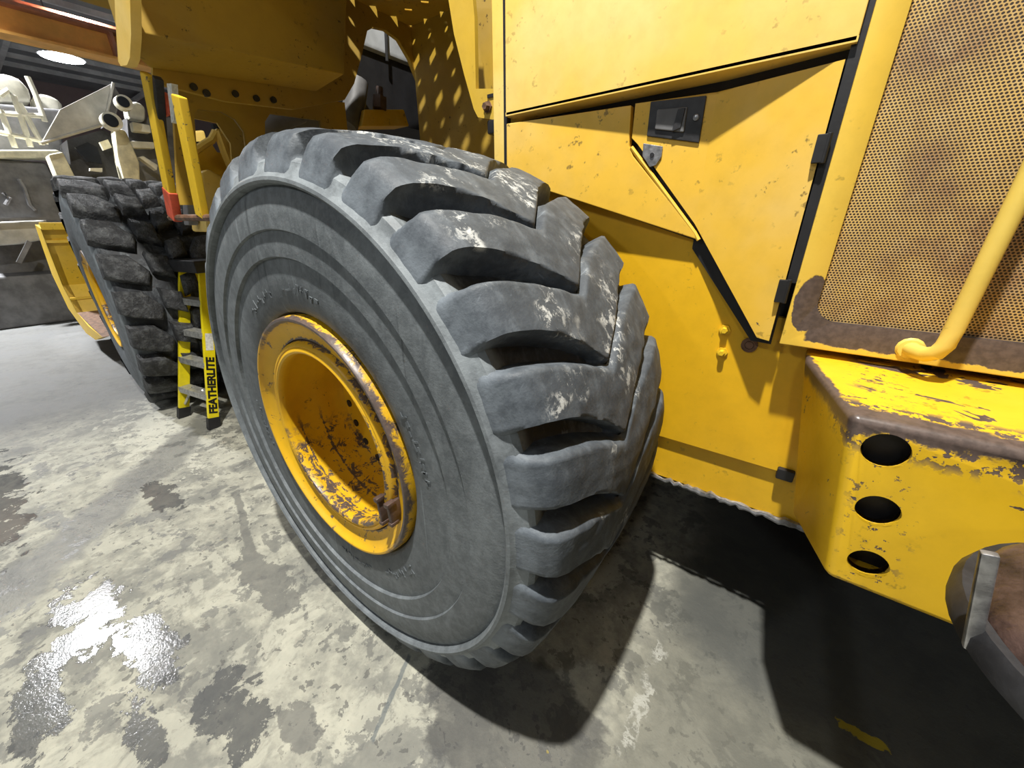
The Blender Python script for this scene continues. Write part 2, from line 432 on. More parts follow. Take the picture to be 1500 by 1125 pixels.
def concrete():
    k = Mat('wet_concrete')
    x, y, z = k.xyz(k.pos)
    p = k.pos
    mid = k.noise(2.3, 6, 0.65, 0.3); fine = k.noise(12, 6, 0.7, 0.1); grain = k.noise(70, 3, 0.7)
    wm = mid - 0.5; wf = fine - 0.5

    rg = k.noise(7.0, 7, 0.72, 0.3, k.vec(p, (1, 1, 1), (0, 0, 0), (3.3, 4.4, 0))) - 0.5

    def spot(cx, cy, rx, ry, rag=3.0):
        return (((x - cx) / rx).sq() + ((y - cy) / ry).sq() + rg * (rag * 2.6) + wf * 1.6).step(1.1, 0.9)
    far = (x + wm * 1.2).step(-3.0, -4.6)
    col = k.mix(fine.step(0.32, 0.68), (0.27, 0.268, 0.228), (0.43, 0.42, 0.345))
    grey = k.noise(1.9, 6, 0.66, 0.2, k.vec(p, (1, 1, 1), (0, 0, 0), (5.5, 2.5, 0)))
    col = k.mix(grey.step(0.46, 0.60) * 0.7, col, (0.165, 0.167, 0.152))
    # pale limey scale left by drying
    lime = k.noise(4.4, 7, 0.7, 0.5, k.vec(p, (1, 1, 1), (0, 0, 0), (2, 7, 0))).step(0.50, 0.58)
    col = k.mix(lime * 0.55 * (1.0 - far), col, (0.52, 0.51, 0.42))
    lime2 = spot(-3.05, 0.05, 0.75, 0.30, 5.0)
    col = k.mix(lime2 * 0.7, col, (0.56, 0.55, 0.46))
    # damp wheel track
    run = ((y - 0.27) + (x + 2.96) * 0.92) / 1.36 + wm * 0.35
    track = run.abs().step(0.20, 0.10) * (y + wm * 0.3).step(0.5, 0.2)
    col = k.mix(track * 0.7, col, (0.105, 0.106, 0.098))
    # small damp marks
    bl = k.noise(5.2, 7, 0.68, 0.2, k.vec(p, (1, 1, 1), (0, 0, 0), (1.3, 5.1, 0)))
    blotch = bl.step(0.565, 0.585) * (1.0 - far)
    col = k.mix(blotch * 0.6, col, (0.11, 0.112, 0.107))
    drops = k.noise(19, 3, 0.6, 0.2, k.vec(p, (1, 1, 1), (0, 0, 0), (8, 3, 0))).step(0.61, 0.63) * k.noise(2.1, 3).step(0.40, 0.55)
    col = k.mix(drops * 0.65, col, (0.085, 0.085, 0.082))
    # standing water
    pool = spot(-1.12, -0.76, 0.30, 0.11).max(spot(-0.68, -0.63, 0.22, 0.09)).max(spot(-0.12, -0.50, 0.20, 0.09)).max(spot(-0.30, -0.74, 0.22, 0.05)) \
        .max(spot(-0.72, -0.95, 0.3, 0.07)).max(spot(-1.95, -0.28, 0.25, 0.08)).max(spot(-3.0, -1.1, 0.9, 0.25))
    col = k.mix(pool * 0.8, col, (0.082, 0.085, 0.09))
    # oil: a thin trail that widens to a blot, a patch by the crack, black floor under the machine
    t1 = ((y - 0.03) + (x + 1.58) * 0.24 + wf * 0.06 + wm * 0.10).abs().step(0.028, 0.018) * (x + 1.2).abs().step(0.42, 0.38)
    blot = spot(-0.62, -0.165, 0.30, 0.085, 2.4).max(spot(0.14, -0.38, 0.10, 0.06, 1.5))
    col = k.mix(t1.max(blot) * 0.72, col, (0.12, 0.12, 0.112))
    shadow_stain = (((x - 0.72 + wm * 0.5) / 0.42).sq() + ((y - 0.12 + wm * 0.4) / 0.22).sq()).sqrt().step(1.05, 0.85)  # black stain that also deepens the tyre's shadow in the floor colour
    col = k.mix(shadow_stain * 0.75, col, (0.06, 0.06, 0.06))
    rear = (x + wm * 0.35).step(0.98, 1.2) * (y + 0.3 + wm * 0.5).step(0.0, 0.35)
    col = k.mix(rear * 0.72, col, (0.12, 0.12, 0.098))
    streak = spot(1.16, 0.55, 0.04, 0.42, 4.0) * rg.step(-0.02, 0.06)
    col = k.mix(streak * 0.7, col, (0.5, 0.5, 0.45))
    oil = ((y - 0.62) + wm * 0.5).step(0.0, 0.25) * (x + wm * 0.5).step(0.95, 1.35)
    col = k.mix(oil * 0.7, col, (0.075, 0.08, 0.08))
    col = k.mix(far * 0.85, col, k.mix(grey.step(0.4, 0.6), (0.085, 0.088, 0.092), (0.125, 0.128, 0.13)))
    pit = k.noise(23, 4, 0.72, 0.2).step(0.665, 0.69)
    col = k.mix(pit * 0.6, col, (0.12, 0.12, 0.115))
    cr = ((x - 0.28) + (y - 0.03) * 0.444 + wf * 0.03).abs().step(0.013, 0.007) * (y + 0.105).abs().step(0.145, 0.135)
    col = k.mix(cr * 0.7, col, (0.10, 0.12, 0.13))
    yel = spot(1.85, 0.84, 0.07, 0.018, 5.0).max(k.noise(7.5, 4, 0.7, 0.3, k.vec(p, (1, 1, 1), (0, 0, 0), (4, 9, 0))).step(0.735, 0.75) * 0.5)
    col = k.mix(yel * 0.8, col, (0.55, 0.42, 0.03))
    rough = 0.66 - track * 0.2 - pool * 0.53 + far * 0.05 - oil * 0.15 - blotch * 0.15
    bump = (fine * 0.5 + grain * 0.25) * (1.0 - pool * 0.55) + mid * 0.3 - pit * 0.4
    return k.out(col, rough.max(0.08), 0, bump, 0.45, 0.012, 0.4)


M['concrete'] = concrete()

# ---------------------------------------------------------------- hall
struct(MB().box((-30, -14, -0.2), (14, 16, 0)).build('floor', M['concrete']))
roof = struct(MB().box((-30, -14, 8.0), (14, 16, 8.15)).build('ceiling', M['roof']))
for i in range(15):
    x = -27.5 + i * 1.45
    MB().box((x, -13.9, 7.84), (x + 0.10, 15.9, 8.0)).build('purlin', M['purlin'], roof)
for yy in (-2.0, 2.6, 7.2):
    MB().box((-29.9, yy, 7.70), (13.9, yy + 0.16, 7.84)).build('rafter', M['purlin'], roof)
struct(MB().box((-30.2, -14, 0), (-30, 16, 8.0)).build('wall_front', M['wallm']))
struct(MB().box((-30, 15.8, 0), (14, 16, 8.0)).build('wall_right', M['wallm']))

crane = thing('crane_beam', 'long orange overhead crane beam crossing below the dark ceiling', 'crane', (-12.9, 4, 5.1))
MB().box((-12.95, -8, 5.21), (-12.45, 15.7, 5.26)).box((-12.74, -8, 5.26), (-12.66, 15.7, 5.71)).build('lower_flange', M['orange'], crane)
MB().box((-13.0, -8, 5.71), (-12.4, 15.7, 5.77)).box((-13.02, -8, 5.77), (-12.98, 15.7, 5.99)).build('upper_flange', M['brownred'], crane)
for i in range(9):
    MB().box((-12.97, -7.5 + i * 2.6, 5.26), (-12.43, -7.44 + i * 2.6, 5.71)).build('stiffener', M['brownred'], crane)

em = bpy.data.materials.new('lamp_glow'); em.use_nodes = True
em.node_tree.nodes['Principled BSDF'].inputs['Emission Color'].default_value = (0.93, 0.97, 1, 1)
em.node_tree.nodes['Principled BSDF'].inputs['Emission Strength'].default_value = 60
hb = thing('high_bay_lamp', 'bright white lamp hanging from the ceiling behind the crane beam', 'lamp', (-17.7, 2.94, 6.25))
MB().lathe([(0.0, 0.0), (0.46, 0.0)], 24).build('lens', em, hb)
for o in hb.children:
    o.matrix_parent_inverse = Matrix(); o.location = (0, 0, -0.02); o.rotation_euler = (PI / 2, 0, 0)
MB().tube([(-17.7, 2.94, 6.25), (-17.7, 2.94, 6.35), (-17.7, 2.94, 6.5)], [0.50, 0.3, 0.12], 20).build('housing', M['darkgrey'], hb)
MB().tube([(-17.7, 2.94, 6.45), (-17.7, 2.94, 8.0)], 0.02, 6).build('hanger', M['darkgrey'], hb)

# ---------------------------------------------------------------- the wheel loader
loader = thing('wheel_loader', 'large yellow wheel loader with worn paint, big tyre in front of its engine hood', 'wheel loader', (-1.6, 1.9, 0))

# ---- wheels
PITCH = 12.0
CENT = [(-0.02, 43.4), (0.05, 43.0), (0.12, 42.0), (0.2, 40.4), (0.28, 38.2), (0.365, 35.2), (0.50, 41.2), (0.58, 43.8), (0.68, 46.4), (0.80, 48.6), (0.88, 49.0)]
HALF = [(-0.02, 0.022), (0.03, 0.026), (0.12, 0.024), (0.22, 0.019), (0.32, 0.009), (0.365, 0.002), (0.50, 0.002), (0.55, 0.010), (0.68, 0.021), (0.88, 0.024)]
TOP = [(-0.004, 0.872), (0.004, 0.905), (0.016, 0.945), (0.036, 0.972), (0.07, 0.986), (0.12, 0.994), (0.2, 1.001), (0.3, 1.006), (0.43, 1.008), (0.56, 1.006), (0.66, 1.001), (0.74, 0.994), (0.79, 0.986), (0.824, 0.972), (0.844, 0.945), (0.856, 0.905), (0.864, 0.872)]
BASE = [(0.0, 0.872), (0.005, 0.892), (0.013, 0.910), (0.028, 0.920), (0.05, 0.918), (0.08, 0.912), (0.13, 0.916), (0.2, 0.932), (0.3, 0.956), (0.43, 0.975), (0.56, 0.956), (0.66, 0.932), (0.73, 0.916), (0.78, 0.912), (0.81, 0.918), (0.832, 0.920), (0.847, 0.910), (0.855, 0.892), (0.86, 0.872)]


def lerp(tab, x):
    if x <= tab[0][0]: return tab[0][1]
    for (a, b), (c, d) in zip(tab, tab[1:]):
        if x <= c: return b + (d - b) * (x - a) / (c - a)
    return tab[-1][1]


def resample(tab, n):
    L = [0]
    for a, b in zip(tab, tab[1:]): L.append(L[-1] + math.hypot(b[0] - a[0], b[1] - a[1]))
    out = []
    for i in range(n):
        t = L[-1] * i / (n - 1); j = max(q for q in range(len(L)) if L[q] <= t + 1e-9); j = min(j, len(tab) - 2)
        f = (t - L[j]) / max(1e-9, L[j + 1] - L[j])
        out.append((tab[j][0] + (tab[j + 1][0] - tab[j][0]) * f, tab[j][1] + (tab[j + 1][1] - tab[j][1]) * f))
    return out


def sm(t): t = max(0, min(1, t)); return t * t * (3 - 2 * t)


def lug_mesh(seed, spin=0.0, floor_z=None):
    NU, NV = 76, 32
    top = resample(TOP, NU); base = resample(BASE, NU)
    vs, fs = [], []
    vv = [0.5 - 0.5 * math.cos(PI * i / (NV - 1)) for i in range(NV)]
    for i in range(NU):
        yt, rt = top[i]; yb, rb = base[i]
        for q in vv:
            ang = lerp(CENT, yt) + q * PITCH
            wid = PITCH * PI / 180 * 0.95
            dlo = q * wid - lerp(HALF, yt); dhi = (1 - q) * wid - lerp(HALF, yt)
            lo = sm((dlo + 0.002) / 0.016)
            hi = sm((dhi + 0.012) / 0.034)
            h = min(lo, hi)
            nz = mnoise.noise(Vector((yt * 5 + seed * 3.7, ang * 0.12, seed))) * 0.006 + mnoise.noise(Vector((yt * 16, ang * 0.5, seed * 1.9))) * 0.003
            # the gap narrows to a shallow knife cut in mid tread
            mid = 1 - sm((abs(yt - 0.43) - 0.075) / 0.05)
            rbb = rb - 0.012 + mid * (rt - rb - 0.012)
            r = rbb + (rt - rbb) * h + nz * h; y = yb + (yt - yb) * h
            w = math.radians(ang)
            vs.append((r * math.cos(w), y, r * math.sin(w)))
    for i in range(NU - 1):
        for j in range(NV - 1):
            fs.append((i * NV + j, i * NV + j + 1, (i + 1) * NV + j + 1, (i + 1) * NV + j))
    if floor_z is not None:
        c, s_ = math.cos(spin), math.sin(spin)
        out = []
        for x, y, z in vs:
            X = x * c - z * s_; Z = x * s_ + z * c
            Z = max(Z, floor_z); out.append((X, y, Z))
        vs = out
    m = MB(); m.add(vs, fs)
    return m.mesh('tread_lug', M['tread'], smooth=1.2, recalc=False)


wheel = None
CARC = [(0.470, 0.045), (0.478, 0.026), (0.492, 0.016), (0.52, 0.010), (0.56, 0.006), (0.61, 0.006), (0.650, 0.009), (0.6535, -0.003), (0.69, -0.0035), (0.728, -0.001),
        (0.7315, -0.0095), (0.77, -0.009), (0.81, -0.004), (0.835, 0.002), (0.846, 0.008), (0.850, -0.010), (0.857, -0.016), (0.866, -0.014), (0.876, -0.003)]
prof = CARC + [(r - 0.004, y) for y, r in BASE[1:-1]] + [(r, 0.86 - y) for r, y in CARC[::-1]]
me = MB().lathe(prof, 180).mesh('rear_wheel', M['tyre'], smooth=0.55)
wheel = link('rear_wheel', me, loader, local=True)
WORLD['rear_wheel'] = Vector((0, 0, 1.0))
wheel.location = (1.6, -1.9, 1.0)
wheel['label'] = 'near rear wheel with worn grey rock tyre and yellow rim'

variants = [lug_mesh(i) for i in range(4)]
for i in range(30):
    a = i * PITCH
    c = (43 + a) % 360
    if 225 < c < 320: me = lug_mesh(i % 4, math.radians(a), -0.998); rot = 0
    else: me = variants[i % 4]; rot = -math.radians(a)
    o = link('tread_lug', me, wheel, local=True)
    o.rotation_euler = (0, rot, 0)


def wheel_part(name, prof, mat, parent, n=120, smooth=0.7):
    me = MB().lathe(prof, n).mesh(name, M[mat], smooth=smooth)
    return link(name, me, parent, local=True)


def make_rim(w, simple=False):
    fl = [(0.470, 0.040), (0.4685, 0.014), (0.466, -0.001), (0.461, -0.008), (0.454, -0.008), (0.448, -0.002), (0.446, 0.004), (0.43, 0.016), (0.41, 0.026), (0.392, 0.030), (0.384, 0.029), (0.381, 0.034)]
    wheel_part('rim_flange', fl, 'rim', w)
    ring = [(0.381, 0.036), (0.376, 0.018), (0.370, 0.011), (0.362, 0.009), (0.358, 0.013), (0.353, 0.008), (0.345, 0.006), (0.338, 0.010), (0.335, 0.020), (0.336, 0.032)]
    wheel_part('lock_ring', ring, 'rim', w)
    bar = [(0.336, 0.03), (0.340, 0.05), (0.352, 0.07), (0.356, 0.16), (0.350, 0.19), (0.356, 0.22), (0.35, 0.29), (0.335, 0.31)]
    wheel_part('rim_barrel', bar, 'rim', w)
    disc = [(0.346, 0.292), (0.30, 0.300), (0.25, 0.312), (0.19, 0.315), (0.17, 0.29), (0.15, 0.265), (0.12, 0.258), (0.0, 0.256)]
    wheel_part('rim_disc', disc, 'rim', w)
    nm = MB().lathe([(0.0, 0.0), (0.018, 0.0), (0.018, 0.004), (0.0, 0.004)], 14).mesh('bolt_hole', M['black'])
    for i in range(20):
        t = math.radians(i * 18 + 8)
        o = link('bolt_hole', nm, w, local=True); o.location = (0.322 * math.cos(t), 0.2935, 0.322 * math.sin(t))


make_rim(wheel)
# two clamp blocks of the lock ring
for (a, w_, h_) in ((-24.0, 0.013, 0.105), (-19.0, 0.015, 0.085)):
    t = math.radians(a); r = 0.352 if a == -24.0 else 0.398
    b = MB().box((-w_ / 2, -0.016, -h_ / 2), (w_ / 2, 0.03, h_ / 2)).box((-w_ / 2 - 0.004, -0.022, h_ / 2 - 0.014), (w_ / 2 + 0.004, 0.012, h_ / 2 + 0.003)).box((-w_ / 2 - 0.003, -0.020, -h_ / 2 - 0.002), (w_ / 2 + 0.003, 0.012, -h_ / 2 + 0.012))
    o = link('clamp_block', b.mesh('clamp_block', M['brown'], 0.003), wheel, local=True)
    o.location = (r * math.cos(t), 0.0, r * math.sin(t)); o.rotation_euler = (0, math.radians(-4), 0)
# worn moulded marks round the bead
mk = MB()
rnd = random.Random(3)
for base_a in (28, 96, 128, -40, -75, 200):
    for j in range(9):
        t = math.radians(base_a - j * 2.6); r0 = 0.545 + rnd.uniform(-.004, .004)
        for q in range(rnd.choice((1, 2, 2))):
            rr = r0 + rnd.uniform(0.0, 0.024); tt = t + rnd.uniform(-.008, .008); hw = rnd.choice((0.003, 0.009)); hh = 0.012 - hw
            p = []
            for du, dv in ((-hw, -hh), (hw, -hh), (hw, hh), (-hw, hh)):
                p.append(((rr + dv) * math.cos(tt + du / rr), 0.004, (rr + dv) * math.sin(tt + du / rr)))
            mk.prism(p, (0, 0.006, 0))
o = link('moulded_marking', mk.mesh('moulded_marking', M['tyre'], 0.0), wheel, local=True); o['kind'] = 'stuff'

# far wheel: newer block tread
FX, FY, FPHI = -4.2, 0.085, -0.05
FR = 1.085
def fbase(r, y): return (r, y)
fprof = [(0.47, 0.05), (0.50, 0.0), (0.60, -0.02), (0.75, -0.012), (0.86, 0.0), (0.93, 0.012), (0.985, 0.03), (1.0, 0.06), (1.005, 0.43), (1.0, 0.80), (0.985, 0.83), (0.86, 0.86), (0.6, 0.88), (0.47, 0.82)]
me = MB().lathe(fprof, 120).mesh('front_wheel', M['tyre_far'], smooth=1.0)
fw = link('front_wheel', me, loader, local=True)
fw.location = (FX + 1.6, FY - 1.9, 1.05); fw.rotation_euler = (0, 0, FPHI)
fw['label'] = 'far front wheel with dark block tread tyre'
make_rim(fw)


def block(poly, r0, r1, inset, seed):
    """one tread block: outline of (y, degrees) raised off the carcass"""
    cy = sum(p[0] for p in poly) / len(poly); ca = sum(p[1] for p in poly) / len(poly)
    dense = []
    n = len(poly)
    for i in range(n):
        a, b = poly[i], poly[(i + 1) % n]
        for k in range(3): dense.append((a[0] + (b[0] - a[0]) * k / 3, a[1] + (b[1] - a[1]) * k / 3))
    rings = [(r0, 1.05), (r1 - 0.03, 1.0), (r1 - 0.008, 0.93), (r1, 0.80), (r1 + 0.002, 0.4)]
    vs, fs = [], []; n = len(dense)
    for r, sc in rings:
        for (y, a) in dense:
            yy = cy + (y - cy) * sc; aa = math.radians(ca + (a - ca) * sc)
            rr = r + mnoise.noise(Vector((yy * 14, aa * 14, seed))) * 0.014
            vs.append((rr * math.cos(aa), yy, rr * math.sin(aa)))
    for k in range(len(rings) - 1):
        for j in range(n): fs.append((k * n + j, k * n + (j + 1) % n, (k + 1) * n + (j + 1) % n, (k + 1) * n + j))
    fs.append(tuple(range((len(rings) - 1) * n, len(rings) * n)))
    m = MB(); m.add(vs, fs)
    return m.mesh('tread_block', M['chunky'], smooth=0.9)


PF = 360 / 22.0
kinds = []
for sd in range(3):
    kinds.append((
        block([(0.0, 0.5), (0.08, -2.0), (0.25, -4.5), (0.285, 1.5), (0.18, 9.5), (0.01, 10.5)], 0.98, FR, 0.1, sd),
        block([(0.30, 1.0), (0.44, -2.5), (0.435, 7.5), (0.29, 10.5)], 0.99, FR + 0.01, 0.1, sd + 5),
        block([(0.455, 5.2), (0.58, 8.0), (0.575, 17.5), (0.455, 14.8)], 0.99, FR + 0.01, 0.1, sd + 9),
        block([(0.86, 8.5), (0.78, 6.0), (0.62, 3.5), (0.59, 9.5), (0.69, 17.5), (0.85, 18.5)], 0.98, FR, 0.1, sd + 13)))
for i in range(22):
    a = i * PF
    for q in range(4):
        c = (a + 5) % 360
        if 250 < c < 290: continue          # pressed flat under the load
        o = link('tread_block', kinds[i % 3][q], fw, local=True); o.rotation_euler = (0, -math.radians(a), 0)

# ---- engine hood
HY = 0.90
MB().prism([(0.172, HY, 2.142), (1.258, HY, 2.156), (1.258, HY, 3.05), (0.172, HY, 3.05)], (0, 0.025, 0)).build('upper_hood_panel', M['hood'], loader, 0.004)
# lip folded under the upper panel
MB().prism([(0.172, HY + 0.0, 2.142), (1.258, HY + 0.0, 2.156), (1.258, HY + 0.09, 2.152), (0.172, HY + 0.09, 2.138)], (0, 0, 0.012)).build('hood_lip', M['hood'], loader)


def folded(y_edge, pts, mid_x=0.94, depth=0.066, x0=0.17, x1=1.262):
    """y of the lower panels: they dip behind the upper panel to a crease and come out again"""
    out = []
    for x, z in pts:
        t = (x - x0) / (mid_x - x0) if x < mid_x else (x1 - x) / (x1 - mid_x)
        out.append((x, y_edge + depth * max(0, min(1, t)), z))
    return out


NEARP = HY + 0.004
left_poly = [(0.172, 2.118), (0.676, 2.118), (0.682, 2.0), (0.70, 1.965), (0.955, 1.705), (0.955, 1.692), (0.172, 1.925)]
m = MB(); p = folded(NEARP, left_poly); m.prism(p, (0, 0.03, 0)); m.build('side_panel', M['door'], loader, 0.004)
doorL = [(0.690, 2.120), (0.94, 2.118), (0.94, 1.742), (0.712, 2.0), (0.690, 2.02)]
doorR = [(0.94, 2.118), (1.243, 2.126), (1.243, 1.388), (1.207, 1.392), (0.94, 1.742)]
m = MB()
for pts in (doorL, doorR): m.prism(folded(NEARP, pts), (0, 0.028, 0))
door = m.build('service_door', M['door'], loader, 0.0, weld=False)
WORLD[door.name] = Vector((0, 0, 0))
# rolled edge along the slanting seam
MB().tube(folded(NEARP + 0.004, [(0.690, 1.992), (0.945, 1.712), (0.962, 1.690)]), 0.007, 8).build('edge_roll', M['door'], loader)
MB().prism([(0.18, HY + 0.092, 1.915), (0.66, HY + 0.092, 1.775), (0.94, HY + 0.096, 1.69), (0.94, HY + 0.096, 2.16), (0.18, HY + 0.092, 2.16)], (0, 0.004, 0)).prism([(0.94, HY + 0.094, 2.16), (1.25, HY + 0.040, 2.16), (1.25, HY + 0.040, 1.37), (1.19, HY + 0.05, 1.37), (0.94, HY + 0.094, 1.66)], (0, 0.005, 0)).build('door_seal', M['black'], loader)
# latch
ly = NEARP + 0.066 * (0.745 - 0.17) / 0.77
def on_door(x, z, dy=0.0): return folded(NEARP, [(x, z)])[0][1] + dy
m = MB(); lp = [(0.742, 2.118), (0.912, 2.112), (0.912, 1.985), (0.742, 2.02)]
m.prism([(x, on_door(x, z, -0.007), z) for x, z in lp], (0, 0.012, 0))
latch = m.build('door_latch', M['blacksteel'], door, 0.003)
m = MB(); m.prism([(x, on_door(x, z, -0.014), z) for x, z in [(0.768, 2.092), (0.862, 2.088), (0.862, 2.018), (0.768, 2.036)]], (0, 0.01, 0))
m.build('latch_paddle', M['darkgrey'], door, 0.004)
m = MB(); m.prism([(x, on_door(x, z, -0.018), z) for x, z in [(0.835, 2.085), (0.858, 2.085), (0.852, 2.03), (0.825, 2.022)]], (0, 0.008, 0))
m.build('latch_lever', M['blacksteel'], door, 0.003)
kx, kz = 0.892, 2.056
m = MB().lathe([(0.0, -0.006), (0.006, -0.006), (0.009, -0.004), (0.009, 0.004)], 16).moved((kx, on_door(kx, kz, -0.008), kz)); m.build('lock_cylinder', M['steel'], door)
m = MB(); tp = [(0.733, 2.0), (0.80, 1.985), (0.80, 1.955), (0.785, 1.93), (0.765, 1.925), (0.735, 1.962)]
m.prism([(x, on_door(x, z, -0.006), z) for x, z in tp], (0, 0.005, 0)); m.build('latch_tab', M['steel'], door, 0.002)
m = MB().lathe([(0.0, -0.004), (0.007, -0.004), (0.007, 0.004)], 12).moved((0.768, on_door(0.768, 1.962, -0.006), 1.962)); m.build('tab_hole', M['black'], door)
for hz in (1.93, 1.55):
    MB().box((1.228, HY - 0.008, hz - 0.034), (1.252, HY + 0.02, hz + 0.034)).tube([(1.254, HY - 0.002, hz - 0.036), (1.254, HY - 0.002, hz + 0.036)], 0.007, 8).build('door_hinge', M['black'], loader, 0.002)
MB().box((1.247, HY + 0.012, 1.575), (1.272, HY + 0.03, 3.05)).build('seam_seal', M['black'], loader)
MB().box((0.155, HY + 0.01, 1.6), (0.172, HY + 0.035, 3.05)).build('seam_seal', M['black'], loader)
MB().box((0.10, HY + 0.012, 1.6), (0.155, HY + 0.05, 3.05)).build('hood_post', M['hood'], loader, 0.003)

# ---- chassis side
CY = 1.0
MB().prism([(0.15, CY, 0.876), (1.62, CY, 0.876), (1.62, CY, 1.45), (1.245, CY, 1.45), (0.96, CY, 1.80), (0.90, CY, 2.05), (0.15, CY, 2.05)], (0, 0.03, 0)).build('chassis_plate', M['chassis'], loader, 0.003)
MB().box((0.10, CY + 0.024, 0.662), (1.62, CY + 0.05, 0.885)).build('lower_chassis_plate', M['chassis'], loader, 0.003)
rnd = random.Random(5)
pts = [(0.1 + i * 0.019, CY + 0.012 + rnd.uniform(-.004, .004), 0.660 + rnd.uniform(-.006, .006)) for i in range(80)]
MB().tube(pts, [0.012 + rnd.uniform(-.004, .006) for _ in pts], 7).build('weld_bead', M['steel'], loader)
for (x, z, r, l, mt) in ((1.100, 1.384, 0.016, 0.024, 'rail'), (1.107, 1.300, 0.015, 0.026, 'rail'), (1.187, 1.342, 0.021, 0.008, 'rust')):
    b = MB().lathe([(0.0, -l), (r * 0.62, -l), (r * 0.7, -l + 0.004), (r * 0.7, -0.008), (r * 1.25, -0.008), (r * 1.25, 0.0)], 6 if mt == 'rail' else 18).moved((x, CY, z))
    b.build('chassis_bolt', M[mt], loader)
MB().box((1.375, CY - 0.02, 0.855), (1.43, CY + 0.02, 0.90)).build('hose_clip', M['black'], loader, 0.006)
# black filler added to stop light inside the hood, and the belly
MB().box((0.17, 1.04, 0.70), (3.4, 2.9, 3.0)).box((1.275, 0.955, 1.40), (3.4, 1.05, 3.0)).build('body_filler', M['black'], loader)
MB().box((-1.0, 1.35, 0.75), (0.2, 2.5, 1.4)).build('rear_frame', M['frame'], loader, 0.01)
MB().tube([(0, 0.80, 1.0), (0, 1.15, 1.0), (0, 1.9, 1.0)], [0.30, 0.26, 0.22], 24).build('rear_axle', M['frame'], loader)

# ---- grille panel
g = MB().box((1.272, HY, 1.385), (3.3, HY + 0.04, 3.05)).build('grille_panel', M['grille_frame'], loader, 0.004)
gz0, gx0 = 1.472, 1.338
corner = [(gx0 + 0.055 + 0.055 * math.cos(w), HY - 0.05, gz0 + 0.055 + 0.055 * math.sin(w)) for w in [PI + i * PI / 16 for i in range(9)]]
c = MB().prism(corner + [(3.2, HY - 0.05, gz0), (3.2, HY - 0.05, 2.95), (gx0, HY - 0.05, 2.95)], (0, 0.2, 0)).build('t', M['black'])
cut(g, [c])
MB().box((1.30, HY + 0.014, 1.43), (3.25, HY + 0.019, 3.0)).build('grille_screen', M['screen'], loader)
tp = [(1.568, HY + 0.004, 1.424), (1.574, HY - 0.03, 1.425), (1.588, HY - 0.062, 1.428), (1.602, HY - 0.078, 1.440), (1.610, HY - 0.082, 1.462)] + [(1.612 + 0.002 * i, HY - 0.082, 1.5 + 0.11 * i) for i in range(12)]
MB().tube(tp, 0.019, 14).build('grab_rail', M['tube'], loader)
MB().lathe([(0.0, -0.01), (0.026, -0.006), (0.034, 0.004)], 14).moved((1.568, HY, 1.424)).build('rail_weld', M['tube'], loader)

# ---- counterweight
cwp = [(1.348, 0.87, 1.36), (1.436, 0.468, 1.36), (3.4, 0.52, 1.36), (3.4, 2.9, 1.36), (1.348, 2.9, 1.36),
       (1.425, 0.655, 0.935), (1.500, 0.450, 0.935), (3.4, 0.45, 0.935), (3.4, 2.9, 0.935), (1.50, 2.9, 0.935), (1.452, 1.0, 0.935)]
cw = hull(cwp).build('counterweight', M['counterweight'], loader, 0.016, seg=3, smooth=0.7)
holes = []
for (x, z, r) in ((1.509, 1.296, 0.040), (1.536, 1.152, 0.0385), (1.558, 1.011, 0.037)):
    holes.append(MB().tube([(x, 0.3, z), (x, 0.62, z)], r, 32).build('t', M['black']))
holes.append(MB().prism([(1.470, 0.487, 1.325), (1.532, 0.487, 0.97), (3.3, 0.487, 0.97), (3.3, 0.487, 1.325)], (0, 2.3, 0)).build('t', M['black']))
cut(cw, holes)
MB().prism([(1.473, 0.512, 1.323), (1.535, 0.512, 0.972), (3.29, 0.512, 0.972), (3.29, 0.512, 1.323)], (0, 2.27, 0)).build('counterweight_blackout', M['black'], loader)  # black block added to make the inside of the holes dark

# ---- fender and platform above the wheels
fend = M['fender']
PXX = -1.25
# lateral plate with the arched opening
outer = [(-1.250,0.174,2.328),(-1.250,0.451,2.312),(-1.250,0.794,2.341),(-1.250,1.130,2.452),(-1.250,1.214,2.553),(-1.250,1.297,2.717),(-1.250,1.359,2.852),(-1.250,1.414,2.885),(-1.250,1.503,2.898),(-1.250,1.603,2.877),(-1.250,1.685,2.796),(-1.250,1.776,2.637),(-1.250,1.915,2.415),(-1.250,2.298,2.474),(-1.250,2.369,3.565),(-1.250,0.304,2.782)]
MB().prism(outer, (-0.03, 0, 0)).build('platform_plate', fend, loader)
b0 = [(-0.950,0.057,2.409),(-0.950,0.947,2.484)]
(_, ya, za), (_, yb, zb) = b0
hull([(-0.95, ya, za), (-0.95, yb, zb), (-0.95, yb + 0.10, 2.91), (-0.95, ya, 2.91), (-1.07, ya, za - 0.012), (-1.249, ya + 0.12, za - 0.03), (-1.249, yb, zb - 0.03), (-1.249, yb + 0.10, 2.91), (-1.249, ya + 0.12, 2.91), (-1.07, ya, 2.91)]).build('tool_box', fend, loader, 0.006)
fl = [(-0.890,0.050,2.549),(-1.027,0.050,2.452),(-1.153,0.050,2.352),(-1.138,0.050,2.334),(-1.056,0.050,2.323),(-0.998,0.050,2.334),(-0.901,0.050,2.385),(-0.740,0.050,2.509)]
MB().prism(fl, (0, 0.03, 0)).build('platform_end_plate', M['hood'], loader)
for p in [(-1.240,0.374,2.328),(-1.240,0.503,2.352),(-1.240,0.601,2.352),(-1.240,0.688,2.363),(-1.240,0.326,2.342)]:
    MB().tube([(p[0] + 0.004, p[1], p[2]), (p[0] - 0.02, p[1], p[2])], 0.015, 12).build('bolt_hole', M['black'], loader)
